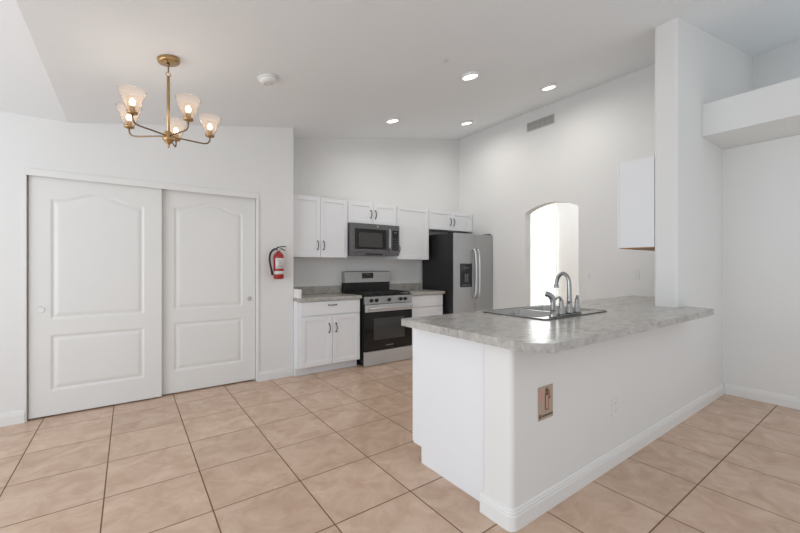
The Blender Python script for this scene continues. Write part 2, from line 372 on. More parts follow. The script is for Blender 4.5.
# ------------------------------------------------------------------ closet doors
def panel_door(name, x0, x1, yf, z0, z1, panels, label):
    """moulded slab door facing -Y: panels = (xa, xb, za, shoulder, rise) with an arched top when rise > 0"""
    nx, nz = 150, 300
    t = bmesh.new(); grid = []
    def depth(x, z):
        best = 0
        for xa, xb, za, zs, rise in panels:
            u = (x-xa)/(xb-xa)
            top = zs
            if rise:
                q = min(1, max(0, (u-.10)/.80)); top = zs+rise*(.5-.5*math.cos(2*PI*q))**.8
            d = min(x-xa, xb-x, z-za, top-z)
            if d < 0: continue
            # bead: falls into a groove, climbs back to a raised field
            pts = [(0, 0), (.006, -.004), (.014, -.009), (.022, -.0095), (.032, -.006), (.048, -.0015), (.06, -.001)]
            v = pts[-1][1]
            for (a, va), (b, vb_) in zip(pts, pts[1:]):
                if d <= b: v = va+(vb_-va)*(d-a)/(b-a); break
            best = v
        return best
    for j in range(nz+1):
        z = z0+(z1-z0)*j/nz
        grid.append([t.verts.new((x0+(x1-x0)*i/nx, yf-depth(x0+(x1-x0)*i/nx, z), z)) for i in range(nx+1)])
    for j in range(nz):
        for i in range(nx):
            f = t.faces.new((grid[j][i], grid[j][i+1], grid[j+1][i+1], grid[j+1][i])); f.smooth = True
    yb = yf+.034
    rim = [grid[0][i] for i in range(nx+1)] + [grid[j][nx] for j in range(1, nz+1)] + [grid[nz][i] for i in range(nx-1, -1, -1)] + [grid[j][0] for j in range(nz-1, 0, -1)]
    bk = [t.verts.new((v.co.x, yb, v.co.z)) for v in rim]; n = len(rim)
    for k in range(n): t.faces.new((rim[k], bk[k], bk[(k+1) % n], rim[(k+1) % n]))
    t.faces.new(bk[::-1])
    mb = MB(); mb.merge(t)
    return struct(name, mb, DOOR, label)
d1 = panel_door('door_1', -.684, .268, YC+.022, .012, 2.088, [(-.545, .122, .845, 1.885, .075), (-.545, .122, .225, .705, 0)], 'front sliding closet door with arched moulded panel')
MB().lathe([(0, .004), (.016, .0035), (.021, .002), (.0235, .0065), (.027, .006), (.029, 0), (0, 0)], (-.612, YC+.0215, .93), (0, -1, 0), 28).build('door_pull', PLASTIC, d1)
d2 = panel_door('door_2', .235, 1.172, YC+.066, .012, 2.088, [(.375, 1.035, .860, 1.905, .07), (.375, 1.035, .235, .725, 0)], 'rear sliding closet door at the right')
tag(MB().lathe([(0, .003), (.014, .0025), (.018, .002), (.0205, .0055), (.023, .005), (.025, 0), (0, 0)], (1.110, YC+.0655, .935), (0, -1, 0), 28).build('door_pull', VENTG, d2), 'grey metal finger pull')
struct('trim_2', MB().box(-.715, YC-.012, 2.065, 1.195, YC-.0005, 2.125, .003).box(1.172, YC-.012, .0, 1.195, YC-.0005, 2.0645, .003).box(-.712, YC-.006, 0, -.692, YC-.0005, 2.0645, .001), DOOR, 'narrow white casing around the closet opening')

# ------------------------------------------------------------------ cabinets
def shaker(x0, x1, z0, z1, yf, rail=.055, flip=1, axis='y'):
    """shaker front facing -Y (flip=1) or +Y (flip=-1) at plane yf: frame and recessed panel in one mesh"""
    t = .018*flip; b = .0015
    mb = MB()
    def bx(xa, za, xb, zb, ya, yb, bev):
        y0, y1 = min(ya, yb), max(ya, yb)
        mb.box(xa, y0, za, xb, y1, zb, bev, 1)
    r = min(rail, (z1-z0)*.32)
    bx(x0, z0, x0+rail, z1, yf, yf+t, b); bx(x1-rail, z0, x1, z1, yf, yf+t, b)
    bx(x0+rail, z0, x1-rail, z0+r, yf, yf+t, b); bx(x0+rail, z1-r, x1-rail, z1, yf, yf+t, b)
    bx(x0+rail-.004, z0+r-.004, x1-rail+.004, z1-r+.004, yf+.008*flip, yf+t, 0)
    return mb
def pull(mbx, x, y, z, vertical=True, L=.105):
    """arched bow pull facing -Y"""
    h = L/2; o = .028
    if vertical: pts = [(x, y, z-h), (x, y-.012, z-h+.004), (x, y-o, z-h*.45), (x, y-o-.003, z), (x, y-o, z+h*.45), (x, y-.012, z+h-.004), (x, y, z+h)]
    else: pts = [(x-h, y, z), (x-h+.004, y-.012, z), (x-h*.45, y-o, z), (x, y-o-.003, z), (x+h*.45, y-o, z), (x+h-.004, y-.012, z), (x+h, y, z)]
    mbx.tube(pts, [.0075, .005, .005, .006, .005, .005, .0075], 8, n=4)
    for s in (-1, 1):
        p = (x, y, z+s*h) if vertical else (x+s*h, y, z)
        mbx.lathe([(0, 0), (.009, 0), (.009, .003), (.006, .006), (0, .006)], p, (0, -1, 0), 12)
    return mbx
def carcass(x0, x1, yf, yb, z0, z1, toe=0.0):
    mb = MB()
    if toe: mb.prism([(yf, z0+toe), (yf, z1), (yb, z1), (yb, z0), (yf+.075, z0), (yf+.075, z0+toe)], 'x', x0, x1)
    else: mb.box(x0, yf, z0, x1, yb, z1, .001, 1)
    return mb
UF = 4.490; UB = YR-.002; UD = UF+.019
UG = 'upper cabinets along the back wall'
def upper(label, x0, x1, z0, z1, doors, pulls):
    t = thing('upper_cabinet', label, 'cabinet', ((x0+x1)/2, (UF+UB)/2, z0), UG)
    carcass(x0, x1, UD+.0005, UB, z0, z1).build('carcass', CAB, t)
    for (a, b), px in zip(doors, pulls):
        d = shaker(a+.002, b-.002, z0+.003, z1-.004, UF).build('door', CAB, t)
        zz = (z0+.155) if (z1-z0) > .5 else z0+.14
        pull(MB(), px, UF, zz).build('pull', BLACKPULL, d)
    return t
upper('white two-door upper cabinet next to the fire extinguisher wall', 1.597, 2.389, 1.416, 2.193, [(1.60, 1.995), (1.995, 2.386)], [1.955, 2.037])
upper('short white two-door cabinet right above the microwave', 2.391, 3.199, 1.893, 2.196, [(2.394, 2.788), (2.788, 3.196)], [2.750, 2.826])
upper('white single-door upper cabinet between microwave and refrigerator', 3.201, 3.818, 1.405, 2.199, [(3.204, 3.815)], [3.235])
upper('short white two-door cabinet right above the refrigerator', 3.820, 4.802, 1.890, 2.205, [(3.823, 4.308), (4.308, 4.795)], [4.272, 4.350])

BF = 4.224; BD = BF+.019; BBK = YR-.002
BG = 'base cabinets beside the range'
x0, x1 = 1.597, 2.428
t = thing('base_cabinet', 'white base cabinet with two doors left of the range', 'cabinet', ((x0+x1)/2, 4.52, 0), BG)
carcass(x0, x1, BD+.0005, BBK, 0, .886, .095).build('carcass', CAB, t)
d = MB().box(1.630, BF, .715, x1-.006, BD, .876, .002).build('drawer', CAB, t)
pull(MB(), 2.035, BF, .828, False).build('pull', BLACKPULL, d)
for a, b, px in ((1.630, 2.033, 1.990), (2.035, x1-.006, 2.082)):
    d = shaker(a+.001, b-.001, .105, .702, BF).build('door', CAB, t); pull(MB(), px, BF, .545).build('pull', BLACKPULL, d)
x0, x1 = 3.242, 3.872
t = thing('base_cabinet', 'white base cabinet between the range and the refrigerator', 'cabinet', ((x0+x1)/2, 4.52, 0), BG)
carcass(x0, x1, BD+.0005, BBK, 0, .886, .095).build('carcass', CAB, t)
MB().box(x0+.006, BF, .715, x1-.006, BD, .876, .002).build('drawer', CAB, t)
shaker(x0+.006, x1-.006, .105, .702, BF).build('door', CAB, t)

# countertops beside the range
def counter(label, x0, x1, side):
    t = thing('countertop', label, 'countertop', ((x0+x1)/2, 4.5, .887), 'countertops beside the range')
    MB().box(x0, BF-.026, .887, x1, YR-.002, .927, .006, 2).build('worktop', COUNTER, t)
    MB().box(x0+(.036 if side else 0), YR-.022, .9275, x1, YR-.002, 1.030, .002).build('backsplash', COUNTER, t)
    if side: tag(MB().box(x0, BF-.022, .9275, x0+.034, YR-.002, 1.032, .003).build('side_splash', EDGE, t), 'raw white end of the splash')
counter('grey marbled countertop left of the range', 1.597, 2.440, True)
counter('grey marbled countertop between the range and the refrigerator', 3.238, 3.893, False)

# upper cabinet behind the wall end
t = thing('upper_cabinet', 'white upper cabinet with unfinished wood underside beside the wall end', 'cabinet', (4.2, 1.48, 1.47))
cx0, cx1, cy0, cy1, cz0, cz1 = 3.700, 4.800, YHB+.002, 1.622, 1.468, 2.262
MB().box(cx0, cy0, cz0+.004, cx0+.016, cy1, cz1).box(cx1-.016, cy0, cz0+.004, cx1, cy1, cz1).box(cx0+.016, cy0, cz0+.02, cx1-.016, cy0+.012, cz1).box(cx0+.016, cy0+.012, cz1-.016, cx1-.016, cy1, cz1).build('carcass', CAB, t)
tag(MB().box(cx0+.003, cy0, cz0-.004, cx1-.003, cy1-.002, cz0+.0035).build('underside', RAW, t), 'bare brown wood underside')
for a, b in ((cx0, 4.249), (4.251, cx1)):
    shaker(a, b, cz0+.002, cz1-.002, cy1+.0195, flip=-1).build('door', CAB, t)

# ------------------------------------------------------------------ peninsula: cabinet, worktop, sink
ZT = .958
PX0, PY1 = 1.571, 2.010
t = thing('peninsula_cabinet', 'white base cabinet with a plain end panel behind the half wall', 'cabinet', (2.6, 1.68, 0))
PB = YHB+.025
MB().prism([(PB, 0), (PB, .914), (PY1, .914), (PY1, .105), (PY1-.085, .105), (PY1-.085, 0)], 'x', PX0, PX0+.018).prism([(PB, 0), (PB, .10), (PY1-.085, .10), (PY1-.085, 0)], 'x', PX0+.018, 4.80)\
    .box(PX0+.018, PY1-.02, .105, 4.80, PY1, .16).box(PX0+.018, PY1-.02, .87, 4.80, PY1, .914).box(4.78, PB, .10, 4.80, PY1, .914).box(PX0+.018, PB, .10, 4.78, PB+.01, .86).build('carcass', CAB, t)
xs = [PX0+.004, 1.99, 2.55, 3.11, 3.67, 4.23, 4.79]
for a, b in zip(xs, xs[1:]):
    shaker(a+.002, b-.002, .11, .895, PY1+.0195, flip=-1).build('door', CAB, t)

CT = .9150
outer = [(1.430, 1.030), (1.530, .945), (3.755, .945)]
for k in range(9):
    a = -PI/2+k*PI/2/8; outer.append((3.755+.115*math.cos(a), .945+.115+.115*math.sin(a)))
outer += [(3.872, YH-.002), (XS-.002, YH-.002), (XS-.002, YHB+.002), (4.805, YHB+.002), (4.805, 1.950)]
outer += [(1.480, 1.985)]
for k in range(5):
    a = PI/2+k*PI/2/4; outer.append((1.460+.02*math.cos(a), 1.965+.02*math.sin(a)))
SX0, SX1, SY0, SY1 = 2.140, 2.940, 1.372, 1.905       # sink rim outline
hole = rounded(SX0+.02, SY0+.075, SX1-.02, SY1-.02, .05)
def holed(outer, hole, za, zb):
    b = bmesh.new()
    def loop(pts):
        v = [b.verts.new((p[0], p[1], zb)) for p in pts]
        return [b.edges.new((v[i], v[(i+1) % len(v)])) for i in range(len(v))]
    e = loop(outer)+loop(hole)
    r = bmesh.ops.triangle_fill(b, use_beauty=True, use_dissolve=False, edges=e)
    fs = [f for f in b.faces]
    ex = bmesh.ops.extrude_face_region(b, geom=fs)
    for v in ex['geom']:
        if isinstance(v, bmesh.types.BMVert): v.co.z = za
    bmesh.ops.recalc_face_normals(b, faces=b.faces[:])
    m = MB(); m.merge(b); return m
pt = thing('countertop', 'grey marbled breakfast bar countertop holding the sink', 'countertop', (2.6, 1.45, CT))
holed(outer, hole, CT, ZT).build('worktop', COUNTER, pt)

# double bowl sink dropped into the worktop
zr = ZT+.0005
st = thing('kitchen_sink', 'stainless double bowl sink set in the breakfast bar', 'sink', ((SX0+SX1)/2, (SY0+SY1)/2, zr))
xm = (SX0+SX1)/2
def bowl(x0, y0, x1, y1, depth):
    b = bmesh.new(); rows = []
    for off, z, r in ((0, zr+.003, .05), (.004, zr-.004, .05), (.012, zr-depth*.85, .05), (.03, zr-depth*.97, .045), (.06, zr-depth, .04)):
        rows.append([b.verts.new((p[0], p[1], z)) for p in rounded(x0+off, y0+off, x1-off, y1-off, r)])
    n = len(rows[0])
    for A, B in zip(rows, rows[1:]):
        for k in range(n):
            f = b.faces.new((A[k], A[(k+1) % n], B[(k+1) % n], B[k])); f.smooth = True
    b.faces.new(rows[-1]); bmesh.ops.recalc_face_normals(b, faces=b.faces[:]); bmesh.ops.reverse_faces(b, faces=b.faces[:])
    m = MB(); m.merge(b); return m
BW = [(SX0+.03, SY0+.095, xm-.012, SY1-.028), (xm+.012, SY0+.095, SX1-.03, SY1-.028)]
def rim_mesh():
    b = bmesh.new()
    def loop(pts, z):
        v = [b.verts.new((p[0], p[1], z)) for p in pts]; return [b.edges.new((v[i], v[(i+1) % len(v)])) for i in range(len(v))]
    e = loop(rounded(SX0, SY0, SX1, SY1, .03), zr+.004)
    for q in BW: e += loop(rounded(*q, .05), zr+.004)
    bmesh.ops.triangle_fill(b, use_beauty=True, use_dissolve=False, edges=e)
    ex = bmesh.ops.extrude_face_region(b, geom=b.faces[:])
    for v in ex['geom']:
        if isinstance(v, bmesh.types.BMVert): v.co.z = zr
    bmesh.ops.recalc_face_normals(b, faces=b.faces[:])
    m = MB(); m.merge(b); return m
rp = rounded(SX0, SY0, SX1, SY1, .03)
rim_mesh().build('rim', SINKST, st)
MB().tube([(p[0], p[1], zr+.004) for p in rp+rp[:1]], .0042, 8).build('rolled_edge', DSTEEL, st)
for q in BW:
    bo = bowl(*q, .19).build('bowl', SINKST, st)
    MB().lathe([(0, .001), (.02, .001), (.035, .004), (.042, .003), (.043, 0), (0, 0)], ((q[0]+q[2])/2, (q[1]+q[3])/2, zr-.189), (0, 0, 1), 24).build('drain', LSTEEL, bo)

# faucet on the deck of the sink
fy = SY0+.045; fz = zr+.0045
FX = 2.483
ft = thing('faucet', 'brushed nickel gooseneck faucet with two lever handles', 'faucet', (FX, fy, fz))
MB().prism(rounded(FX-.13, fy-.028, FX+.13, fy+.028, .027), 'z', fz, fz+.012, .002).build('base_plate', NICKEL, ft)
sp = MB().lathe([(0, .012), (.026, .012), (.027, .02), (.022, .04), (.018, .07), (.0145, .10), (0, .10)], (FX, fy, fz), (0, 0, 1), 20)
sp.tube([(FX, fy, fz+.09), (FX, fy, fz+.16), (FX, fy+.002, fz+.225), (FX, fy+.015, fz+.266), (FX, fy+.047, fz+.288), (FX, fy+.079, fz+.268), (FX, fy+.094, fz+.232), (FX, fy+.098, fz+.205)], [.0165, .0150, .0138, .0130, .0128, .0128, .0128, .0128], 14, n=6)
sp.lathe([(0, 0), (.0175, 0), (.018, .006), (.0145, .02), (.0125, .03), (0, .03)], (FX, fy+.098, fz+.185), (0, 0, 1), 16)
sp.build('spout', NICKEL, ft)
for s in (-1, 1):
    hx = FX+s*.100
    hm = MB().lathe([(0, .012), (.025, .012), (.026, .018), (.021, .035), (.016, .065), (.0135, .095), (.0145, .105), (.011, .112), (0, .114)], (hx, fy, fz), (0, 0, 1), 18)
    hm.tube([(hx, fy, fz+.100), (hx+s*.010, fy+.004, fz+.124), (hx+s*.028, fy+.012, fz+.126), (hx+s*.044, fy+.018, fz+.114)], [.011, .009, .0075, .006], 10, n=4)
    hm.build('handle', NICKEL, ft)
qx = 2.282
spt = thing('sink_sprayer', 'brushed nickel side sprayer standing left of the faucet', 'sprayer', (qx, fy, fz))
MB().lathe([(0, 0), (.024, 0), (.025, .006), (.019, .022), (.017, .045), (0, .045)], (qx, fy, fz), (0, 0, 1), 18).build('holder', NICKEL, spt)
MB().tube([(qx, fy, fz+.0455), (qx, fy, fz+.075), (qx, fy, fz+.105), (qx-.003, fy+.004, fz+.130), (qx-.016, fy+.018, fz+.147), (qx-.030, fy+.034, fz+.157)], [.0155, .0160, .0170, .019, .0185, .0175], 14, n=4).build('spray_head', NICKEL, spt)

# ------------------------------------------------------------------ range
RX0, RX1, RF, RB = 2.458, 3.234, 4.160, YR-.004
rt = thing('gas_range', 'stainless steel gas range with black glass oven door', 'range', ((RX0+RX1)/2, 4.48, 0))
body = MB().box(RX0, RF+.045, .035, RX1, RB, .905, .003)
body.build('body', BLACK, rt)
for lx in (RX0+.05, RX1-.05):
    for ly in (RF+.12, RB-.06): MB().cyl((lx, ly, 0), (lx, ly, .0345), .018).build('leg', BLACK, rt)
dr = MB().box(RX0+.004, RF+.008, .006, RX1-.004, RF+.044, .188, .004).build('drawer', SATIN, rt); dr['label'] = 'stainless storage drawer'
od = MB().box(RX0+.004, RF+.004, .195, RX1-.004, RF+.044, .800, .004).build('oven_door', GLASSB, rt)
MB().box(RX0+.005, RF-.001, .705, RX1-.005, RF+.0035, .800, .002).build('door_band', SATIN, od)
MB().box(RX0+.135, RF+.0005, .335, RX1-.135, RF+.0035, .620, .001).build('window', GLASSW, od)
MB().box(RX0+.33, RF+.001, .245, RX1-.33, RF+.0035, .257).build('badge', BADGE, od)
hb = MB().tube([(RX0+.045, RF-.048, .752), (RX0+.09, RF-.052, .752), (RX1-.09, RF-.052, .752), (RX1-.045, RF-.048, .752)], .0125, 12)
for hx in (RX0+.06, RX1-.06): hb.box(hx-.012, RF-.047, .741, hx+.012, RF-.0015, .763, .003)
hb.build('handle', LSTEEL, od)
MB().prism([(RF+.004, .806), (RF+.044, .806), (RF+.044, .9045), (RF+.022, .9045)], 'x', RX0+.003, RX1-.003, .002).build('control_panel', STEEL, rt)
for kx in (.105, .185, .385, .575, .655):
    ax = Vector((0, -.98, .18)); p = (RX0+kx, RF+.0115, .855)
    MB().lathe([(0, .034), (.015, .034), (.018, .028), (.019, .010), (.024, .006), (.025, 0), (0, 0)], p, ax, 20).build('knob', BLACK, rt)
ck = MB().box(RX0, RF+.022, .9055, RX1, RB-.085, .918, .003).build('cooktop', BLACK, rt)
g = MB()
for gx0, gx1 in ((RX0+.02, RX0+.262), (RX0+.268, RX0+.490), (RX0+.496, RX1-.02)):
    ya, yb_ = RF+.055, RB-.12; zt = .952
    for xx in (gx0, (gx0+gx1)/2, gx1): g.box(xx-.006, ya, zt-.012, xx+.006, yb_, zt, .002, 1)
    for yy in (ya, (ya+yb_)/2, yb_, ya+.12, yb_-.12): g.box(gx0-.006, yy-.006, zt-.012, gx1+.006, yy+.006, zt, .002, 1)
    for xx in (gx0, gx1):
        for yy in (ya, yb_): g.box(xx-.008, yy-.008, .9185, xx+.008, yy+.008, zt-.006, .002, 1)
g.build('grate', IRON, rt)
for bx_, by_ in ((RX0+.14, RF+.18), (RX0+.14, RB-.24), (RX0+.38, (RF+RB)/2-.04), (RX1-.14, RF+.18), (RX1-.14, RB-.24)):
    MB().lathe([(0, .018), (.03, .018), (.036, .014), (.038, .008), (.05, .006), (.05, 0), (0, 0)], (bx_, by_, .9185), (0, 0, 1), 20).build('burner', IRON, rt)
MB().box(RX0, RB-.083, .9055, RX1, RB, 1.068, .003).build('back_riser', BLACK, rt)
bgp = MB().prism([(RB-.110, 1.0685), (RB, 1.0685), (RB, 1.232), (RB-.075, 1.232), (RB-.092, 1.222)], 'x', RX0, RX1, .003).build('backguard', STEEL, rt)
tl = Vector((0, -.017*0+-.018, .1265)).normalized()
dsp = MB().box(RX0+.285, RB-.1135, 1.130, RX0+.465, RB-.0985, 1.205, .002).build('display', DISPLAY, rt)
for i in range(4): MB().box(RX0+.335+i*.022, RB-.1141, 1.172, RX0+.347+i*.022, RB-.1133, 1.192).build('digit', DIGITS, dsp)
for i in range(5): MB().box(RX0+.300+i*.032, RB-.1141, 1.142, RX0+.314+i*.032, RB-.1133, 1.150).build('button', DIGITS, dsp)

# ------------------------------------------------------------------ microwave
MX0, MX1, MF, MBk, MZ0, MZ1 = 2.394, 3.186, 4.405, YR-.004, 1.452, 1.889
mt = thing('microwave_oven', 'dark stainless over-range microwave under the short cabinet', 'microwave', ((MX0+MX1)/2, 4.6, MZ0))
MB().box(MX0, MF+.035, MZ0, MX1, MBk, MZ1, .003).build('body', DSTEEL, mt)
md = MB().box(MX0+.002, MF, MZ0+.035, MX1-.168, MF+.0345, MZ1-.002, .004).build('door', DSTEEL, mt)
MB().box(MX0+.055, MF-.002, MZ0+.085, MX1-.235, MF-.0002, MZ1-.075, .001).build('glass', GLASSB, md)
MB().box(MX0+.115, MF-.0034, MZ0+.115, MX1-.30, MF-.0022, MZ1-.125, .0005).build('window', GLASSW, md)
hm = MB().tube([(MX1-.195, MF-.034, MZ0+.075), (MX1-.195, MF-.040, MZ0+.12), (MX1-.195, MF-.040, MZ1-.11), (MX1-.195, MF-.034, MZ1-.065)], .014, 12, flat=.9)
for zz in (MZ0+.095, MZ1-.085): hm.box(MX1-.205, MF-.034, zz-.010, MX1-.185, MF-.0005, zz+.010, .003)
hm.build('handle', STEEL, md)
mp = MB().box(MX1-.165, MF, MZ0+.035, MX1-.002, MF+.0345, MZ1-.002, .004).build('control_panel', DSTEEL, mt)
kp = MB().box(MX1-.130, MF-.0018, MZ0+.075, MX1-.022, MF-.0002, MZ1-.075, .001).build('keypad', DISPLAY, mt)
MB().box(MX1-.100, MF-.0026, MZ1-.115, MX1-.050, MF-.0019, MZ1-.097).build('display', DIGITS, kp)
for r in range(5):
    for c in range(3): MB().box(MX1-.112+c*.030, MF-.0026, MZ0+.095+r*.036, MX1-.096+c*.030, MF-.0019, MZ0+.103+r*.036).build('key', DIGITS, kp)
MB().lathe([(0, .0015), (.011, .0015), (.012, 0), (0, 0)], ((MX0+MX1)/2+.02, MF-.0002, MZ1-.035), (0, -1, 0), 20).build('badge', LSTEEL, md)
MB().box(MX0+.004, MF+.004, MZ0+.002, MX1-.004, MF+.0345, MZ0+.033, .003).build('vent_strip', DSTEEL, mt)
MB().box(MX0+.22, MF+.002, MZ0+.006, MX0+.50, MF+.0035, MZ0+.026).build('vent_grille', BLACK, mt)

# ------------------------------------------------------------------ refrigerator
GX0, GX1, GF, GB, GZ = 3.924, 4.804, 4.046, YR-.03, 1.805
gt = thing('refrigerator', 'stainless side-by-side refrigerator with black sides in the corner', 'refrigerator', ((GX0+GX1)/2, 4.45, 0))
MB().box(GX0+.004, GF+.075, .06, GX1-.004, GB, GZ, .004).build('body', FSIDE, gt)
MB().box(GX0+.02, GF+.11, .0, GX1-.02, GB-.05, .0595, .002).build('base_grille', BLACK, gt)
for hx in (GX0+.012, GX1-.075): MB().box(hx, GF+.03, GZ+.0005, hx+.06, GF+.14, GZ+.022, .004).build('hinge_cover', BLACK, gt)
XM = 4.384
for a, b, nm in ((GX0, XM-.003, 'freezer'), (XM+.003, GX1, 'fresh')):
    dd = MB().box(a, GF, .075, b, GF+.022, GZ, .009, 3).build('door', STEEL, gt)
    MB().box(a+.002, GF+.0222, .077, b-.002, GF+.070, GZ-.002, .003).build('door_core', FSIDE, dd)
    hx = XM-.040 if nm == 'freezer' else XM+.040
    h = MB().tube([(hx, GF-.001, .815), (hx, GF-.030, .835), (hx, GF-.052, .90), (hx, GF-.060, 1.05), (hx, GF-.062, 1.19), (hx, GF-.060, 1.33), (hx, GF-.052, 1.48), (hx, GF-.030, 1.545), (hx, GF-.001, 1.565)], [.016, .016, .015, .0145, .0145, .0145, .015, .016, .016], 12, n=4)
    h.build('handle', LSTEEL, dd)
    if nm == 'freezer':
        dp = MB().box(a+.130, GF-.004, .985, a+.385, GF-.0003, 1.345, .002).build('dispenser', GLASSB, dd)
        MB().box(a+.150, GF-.007, 1.010, a+.365, GF-.0042, 1.225, .002).build('recess', BLACK, dp)
        MB().box(a+.215, GF-.022, 1.060, a+.240, GF-.0072, 1.185, .003).box(a+.262, GF-.022, 1.060, a+.287, GF-.0072, 1.185, .003).build('paddle', DSTEEL, dp)
        MB().box(a+.160, GF-.016, 1.010, a+.335, GF-.0072, 1.024, .002).build('tray', DSTEEL, dp)
        for i in range(4): MB().box(a+.165+i*.045, GF-.0052, 1.270, a+.190+i*.045, GF-.0041, 1.290).build('button', DIGITS, dp)

# ------------------------------------------------------------------ fire extinguisher
ex, ey = 1.393, YC-.075
zt = 1.156
et = thing('fire_extinguisher', 'red fire extinguisher with black hose hung beside the closet', 'fire extinguisher', (ex, YC-.002, zt))
MB().lathe([(0, .004), (.040, 0), (.052, .006), (.057, .02), (.057, .255), (.053, .278), (.040, .298), (.022, .308), (.020, .318), (0, .318)], (ex, ey, zt), (0, 0, 1), 28).build('cylinder', RED, et)
def band(name, z0, z1, a0, a1, r, m):
    b = bmesh.new(); n = 16
    for (ra, rb) in ((r, r+.0012),):
        q = [[b.verts.new((ex+rr*math.cos(a0+(a1-a0)*k/n), ey+rr*math.sin(a0+(a1-a0)*k/n), z)) for k in range(n+1)] for rr, z in ((ra, z0), (rb, z0), (rb, z1), (ra, z1))]
    for i in range(4):
        for k in range(n): b.faces.new((q[i][k], q[i][k+1], q[(i+1) % 4][k+1], q[(i+1) % 4][k])).smooth = i == 1
    bmesh.ops.recalc_face_normals(b, faces=b.faces[:]); mb = MB(); mb.merge(b); return mb.build(name, m, et)
band('label', zt+.120, zt+.240, -PI*.80, -PI*.12, .0573, LABELW)
lb = MB()
for i in range(5): lb.box(ex-.022, ey-.0596, zt+.135+i*.018, ex+.020, ey-.0582, zt+.141+i*.018)
lb.build('label_print', LABELG, et)
band('band', zt+.055, zt+.092, -PI*.95, -PI*.05, .0573, LABELW)
MB().cyl((ex, ey, zt+.3185), (ex, ey, zt+.358), .015).lathe([(0, 0), (.014, 0), (.014, .008), (0, .008)], (ex, ey-.014, zt+.340), (0, -1, 0), 16).build('valve', LSTEEL, et)
MB().tube([(ex-.020, ey, zt+.362), (ex+.030, ey, zt+.372), (ex+.085, ey-.006, zt+.376)], [.007, .006, .005], 8).tube([(ex-.012, ey, zt+.352), (ex+.03, ey, zt+.349), (ex+.078, ey-.004, zt+.328)], [.006, .006, .005], 8).build('handle', BLACK, et)
MB().tube([(ex-.012, ey, zt+.345), (ex-.055, ey-.008, zt+.338), (ex-.094, ey-.010, zt+.295), (ex-.104, ey-.010, zt+.230), (ex-.096, ey-.010, zt+.160), (ex-.082, ey-.010, zt+.100)], [.009, .011, .011, .011, .011, .012], 12, n=5).build('hose', RUBBER, et)
MB().cyl((ex-.082, ey-.010, zt+.099), (ex-.074, ey-.010, zt+.045), .014, .011).build('nozzle', BLACK, et)
MB().box(ex-.018, ey+.058, zt+.10, ex+.018, YC-.0015, zt+.30, .002).box(ex-.010, ey+.0155, zt+.325, ex+.010, YC-.0015, zt+.335, .001).build('bracket', LSTEEL, et)

# ------------------------------------------------------------------ ceiling fixtures
nrm = Vector((SL, 0, -1)).normalized()                       # downward normal of the slope
def on_ceiling(x, y, gap=.001): return Vector((x, y, cz(x)))+nrm*gap
RL = []
for i, (x, y, lab) in enumerate(((2.700, 2.560, 'round flush ceiling light nearest, above the front of the kitchen'),)):
    p = on_ceiling(x, y)
    r = thing('ceiling_light', lab, 'ceiling light', p, 'round kitchen ceiling lights')
    MB().lathe([(.072, .0), (.092, .0), (.093, .010), (.088, .022), (.074, .026), (.072, .018)], p, nrm, 36, closed=True).build('trim_ring', PLASTIC, r)
    MB().lathe([(0, .001), (.0715, .001), (.0715, .016), (.060, .020), (0, .022)], p, nrm, 36).build('lens', LENS, r)
    RL.append(r)
RL[0]['label'] = 'round lit ceiling light nearest the tiny grey ceiling fitting'
for x, y, lab in ((4.022, 2.552, 'round lit ceiling light nearest the air vent'), (2.730, 3.935, 'round lit ceiling light above the range, nearest the closet wall'), (4.045, 3.907, 'round lit ceiling light farthest back, above the refrigerator')):
    RL.append(dup(RL[0], on_ceiling(x, y), lab, 'round kitchen ceiling lights'))
for r in RL:                                                 # each lamp's own light
    l = bpy.data.lights.new('lamp_glow', 'AREA'); l.shape = 'DISK'; l.size = .14; l.energy = 4.3; l.spread = math.radians(165); l.color = (1, .97, .92)
    o = bpy.data.objects.new('lamp_glow', l); C.objects.link(o); o.location = Vector(r.location)+nrm*.028
    o.rotation_euler = Vector((0, 0, -1)).rotation_difference(nrm).to_euler()

p = on_ceiling(.905, 3.070)
sd = thing('smoke_detector', 'round white smoke detector on the ceiling beside the chandelier', 'smoke detector', p)
MB().lathe([(0, 0), (.078, 0), (.078, .012), (.070, .014), (0, .014)], p, nrm, 36).build('base', PLASTIC, sd)
MB().lathe([(0, .0145), (.066, .0145), (.068, .020), (.064, .034), (.052, .042), (.030, .046), (0, .046)], p, nrm, 36).build('cover', PLASTIC, sd)
MB().lathe([(.030, .0465), (.033, .0465), (.033, .048), (.030, .048)], p, nrm, 30, closed=True).build('grille', VENTG, sd)
p = on_ceiling(2.214, 2.379)
tag(MB().lathe([(0, 0), (.016, 0), (.017, .006), (.010, .016), (.006, .022), (0, .023)], p, nrm, 20).build('ceiling_fitting', VENTG), 'tiny grey fitting on the ceiling near the nearest round light', 'ceiling fitting')

vt = thing('air_vent', 'grey rectangular air vent high on the kitchen wall', 'vent', (XK-.002, 3.183, 3.30))
VY0, VY1, VZ0, VZ1 = 2.962, 3.404, 3.298, 3.432
MB().box(XK-.010, VY0, VZ0, XK-.001, VY1, VZ0+.016, .002).box(XK-.010, VY0, VZ1-.016, XK-.001, VY1, VZ1, .002).box(XK-.010, VY0, VZ0+.016, XK-.001, VY0+.016, VZ1-.016, .002).box(XK-.010, VY1-.016, VZ0+.016, XK-.001, VY1, VZ1-.016, .002).build('frame', VENTG, vt)
MB().box(XK-.003, VY0+.016, VZ0+.016, XK-.001, VY1-.016, VZ1-.016).build('backing', VENTD, vt)
gm = MB()
for k in range(1, 26): y = VY0+.016+k*(VY1-VY0-.032)/26; gm.box(XK-.008, y-.0022, VZ0+.016, XK-.0032, y+.0022, VZ1-.016)
for k in (1, 2, 3, 4): y = VY0+.016+k*(VY1-VY0-.032)/5; gm.box(XK-.0095, y-.005, VZ0+.016, XK-.0081, y+.005, VZ1-.016)
